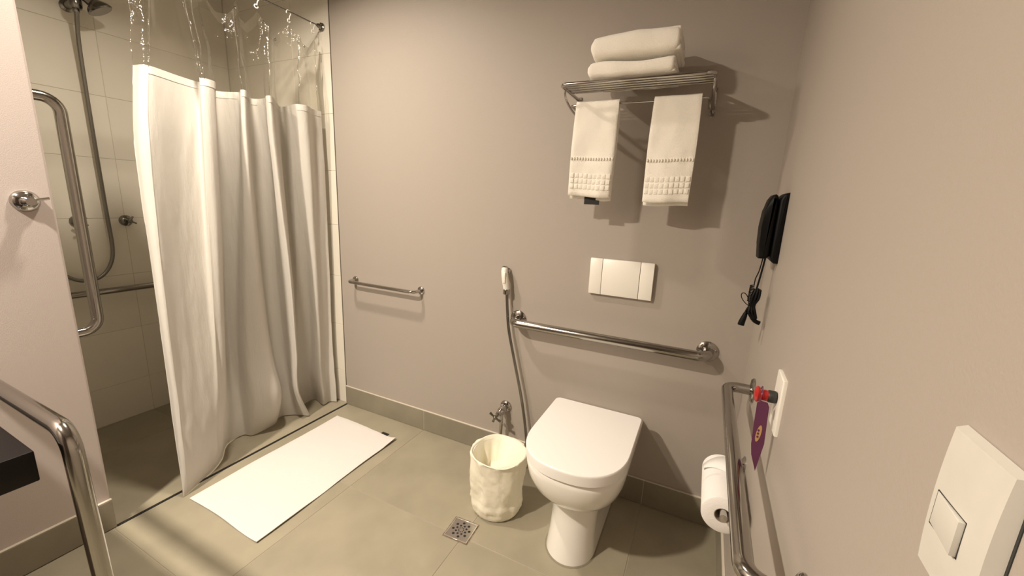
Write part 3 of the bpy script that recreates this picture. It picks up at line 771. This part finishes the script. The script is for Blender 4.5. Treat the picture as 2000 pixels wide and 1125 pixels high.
# ------------------------------------------------------------------ alarm plate with red button and purple tag
al = thing('alarm_button', (XR, -.652, .87))
b = NB(); prism(b, [(-.690, .806), (-.612, .806), (-.612, .938), (-.690, .938)], 0, XR, XR - .008, 0)
bmesh.ops.bevel(b, geom=[e for e in b.edges if all(v.co.x < XR - .004 for v in e.verts)], offset=.004, segments=3, profile=.6, affect='EDGES')
part('wall_plate', b, M['plastic'], al)
o0 = (XR - .010, -.655, .884)
part('button_base', lathe(NB(), [(.0135, 0), (.0140, .003), (.0140, .014), (.013, .016)], o0, (-1, 0, 0), 28), M['darkgrey'], al)
part('red_button', lathe(NB(), [(.011, .014), (.0125, .017), (.0125, .026), (.010, .028), (.0145, .031), (.0175, .034), (.0185, .037), (.0150, .041), (.006, .043)], o0, (-1, 0, 0), 32), M['red'], al)
tag(al, 'white wall plate with a red push button beside the right grab bar', 'alarm button')
tgp = [(2.072, .872), (2.078, .878), (2.092, .876), (2.0965, .866), (2.097, .845), (2.099, .800), (2.100, .775), (2.092, .703), (2.079, .742), (2.075, .768), (2.073, .82)]
dt = thing('hanging_tag', (2.084, -.672, .87))
b = NB(); prism(b, tgp, 1, -.6765, -.6755); part('card', b, M['purple'], dt, smooth=False)
b = NB(); pts = [(2.0855 + .0048 * math.cos(a) + .002 * math.sin(a), .798 + .021 * math.sin(a)) for a in [2*PI*k/24 for k in range(24)]]
prism(b, pts, 1, -.6772, -.6766); o = part('oval_emblem', b, M['gold'], dt, smooth=False)
b = NB()
for k in range(3):
    y = -.6775
    pp = [(2.0845 + .0022 * math.cos(a) , .806 - .008 * k + .003 * math.sin(a)) for a in [2*PI*q/12 for q in range(12)]]
    prism(b, pp, 1, -.6776, -.6773)
part('emblem_mark', b, M['purple'], dt, smooth=False)
b = NB(); tube(b, catmull([(2.078, -.676, .872), (2.079, -.672, .893), (2.081, -.655, .9035), (2.081, -.640, .893), (2.080, -.650, .872), (2.079, -.672, .866)], 5), .0011, 8)
part('loop', b, M['purple'], dt)
tag(dt, 'purple card tag with oval gold emblem hanging from the red button', 'tag')

# ------------------------------------------------------------------ light switch, near
sw = thing('light_switch', (XR, -1.32, 1.085))
b = NB(); n_ = 14
y0_, y1_, z0_, z1_ = -1.3475, -1.279, 1.022, 1.139
rows = []
for j in range(n_ + 1):
    v = j / n_; z = z0_ + (z1_ - z0_) * v; row = []
    for i in range(n_ + 1):
        u = i / n_; y = y0_ + (y1_ - y0_) * u
        d = .0078 + .0020 * (1 - (2*v - 1) ** 2) + .0006 * (1 - (2*u - 1) ** 2)
        row.append(b.verts.new((XR - d, y, z)))
    rows.append(row)
for j in range(n_):
    for i in range(n_): b.faces.new((rows[j][i], rows[j][i+1], rows[j+1][i+1], rows[j+1][i]))
bd = [rows[0][i] for i in range(n_ + 1)] + [rows[j][n_] for j in range(1, n_ + 1)] + [rows[n_][i] for i in range(n_ - 1, -1, -1)] + [rows[j][0] for j in range(n_ - 1, 0, -1)]
bk = [b.verts.new((XR - .0008, v.co.y + .0022 * (1 if v.co.y > -1.313 else -1) , v.co.z + .0022 * (1 if v.co.z > 1.081 else -1))) for v in bd]
for k in range(len(bd)): q = (k + 1) % len(bd); b.faces.new((bd[k], bd[q], bk[q], bk[k]))
b.faces.new(bk)
part('cover_plate', b, M['plastic2'], sw, angle=40)
b = NB(); box(b, (XR - .0007, -1.3515, 1.019), (XR, -1.278, 1.140)); part('gasket', b, M['darkgrey'], sw, smooth=False)
b = NB(); prism(b, [(XR - .009, -1.2865), (XR - .0106, -1.2865), (XR - .0142, -1.3240), (XR - .009, -1.3240)], 2, 1.059, 1.087, .0006); part('rocker', b, M['plastic2'], sw)
b = NB()
for lo, hi in (((-1.3247, 1.0582), (-1.3241, 1.0878)), ((-1.2864, 1.0582), (-1.2858, 1.0878)), ((-1.3247, 1.0582), (-1.2858, 1.0589)), ((-1.3247, 1.0871), (-1.2858, 1.0878))):
    box(b, (XR - .01055, lo[0], lo[1]), (XR - .009, hi[0], hi[1]))
part('rocker_gap', b, M['darkgrey'], sw, smooth=False)
tag(sw, 'large near white light switch with a tilted rocker on the right wall', 'light switch')

# ------------------------------------------------------------------ toilet paper
RX, RZ, R = 2.052, .524, .052
hol = thing('paper_holder', (XR, -.50, RZ))
part('spindle', tube(NB(), [(RX, -.635, RZ), (RX, -.365, RZ)], .0095, 18), M['chrome'], hol)
part('arm', tube(NB(), fillet([(RX, -.370, RZ), (RX, -.350, RZ), (XR - .004, -.350, RZ)], .012, 5), .0075, 14), M['chrome'], hol)
part('wall_plate', lathe(NB(), [(.024, 0), (.024, .004), (.016, .009), (.010, .012)], (XR, -.350, RZ), (-1, 0, 0), 28), M['chrome'], hol)
tag(hol, 'chrome toilet paper holder behind the right wall grab bar', 'paper holder')
def roll(ya, yb, R, label, flap):
    r = thing('toilet_roll', (RX, (ya + yb) / 2, RZ)); zc = RZ - .010
    b = NB(); L = abs(yb - ya)
    lathe(b, [(.0205, 0), (R - .002, 0), (R, .0015), (R, L - .0015), (R - .002, L), (.0205, L)], (RX, ya, zc), (0, 1, 0), 56, cap=False); part('paper', b, M['paper'], r)
    b = NB(); lathe(b, [(.0203, .0005), (.0203, L - .0005), (.0188, L - .0005), (.0188, .0005), (.0203, .0005)], (RX, ya, zc), (0, 1, 0), 36, cap=False); part('core', b, M['card'], r)
    # loose end: a folded point lying on the roll
    if not flap: tag(r, label, 'toilet roll', 'toilet rolls on the holder'); return
    b = NB(); n_ = 10; V = []
    for k in range(n_ + 1):
        a = math.radians(70 + 85 * k / n_); rr = R + .0012 + (.006 * (k / n_) ** 2 if flap else .001)
        t = k / n_; ins = (L * .42 * t)
        V.append([b.verts.new((RX + rr * math.cos(a), ya + .001 + ins * .9, zc + rr * math.sin(a))), b.verts.new((RX + rr * math.cos(a), ya + L - .001 - ins, zc + rr * math.sin(a)))])
    for p_, q_ in zip(V, V[1:]): b.faces.new((p_[0], p_[1], q_[1], q_[0]))
    solid(part('loose_end', b, M['paper'], r), .0006)
    tag(r, label, 'toilet roll', 'toilet rolls on the holder')
roll(-.612, -.512, R, 'front toilet paper roll with its core facing out', False)
roll(-.502, -.402, R, 'rear toilet paper roll with a lifted folded end', True)
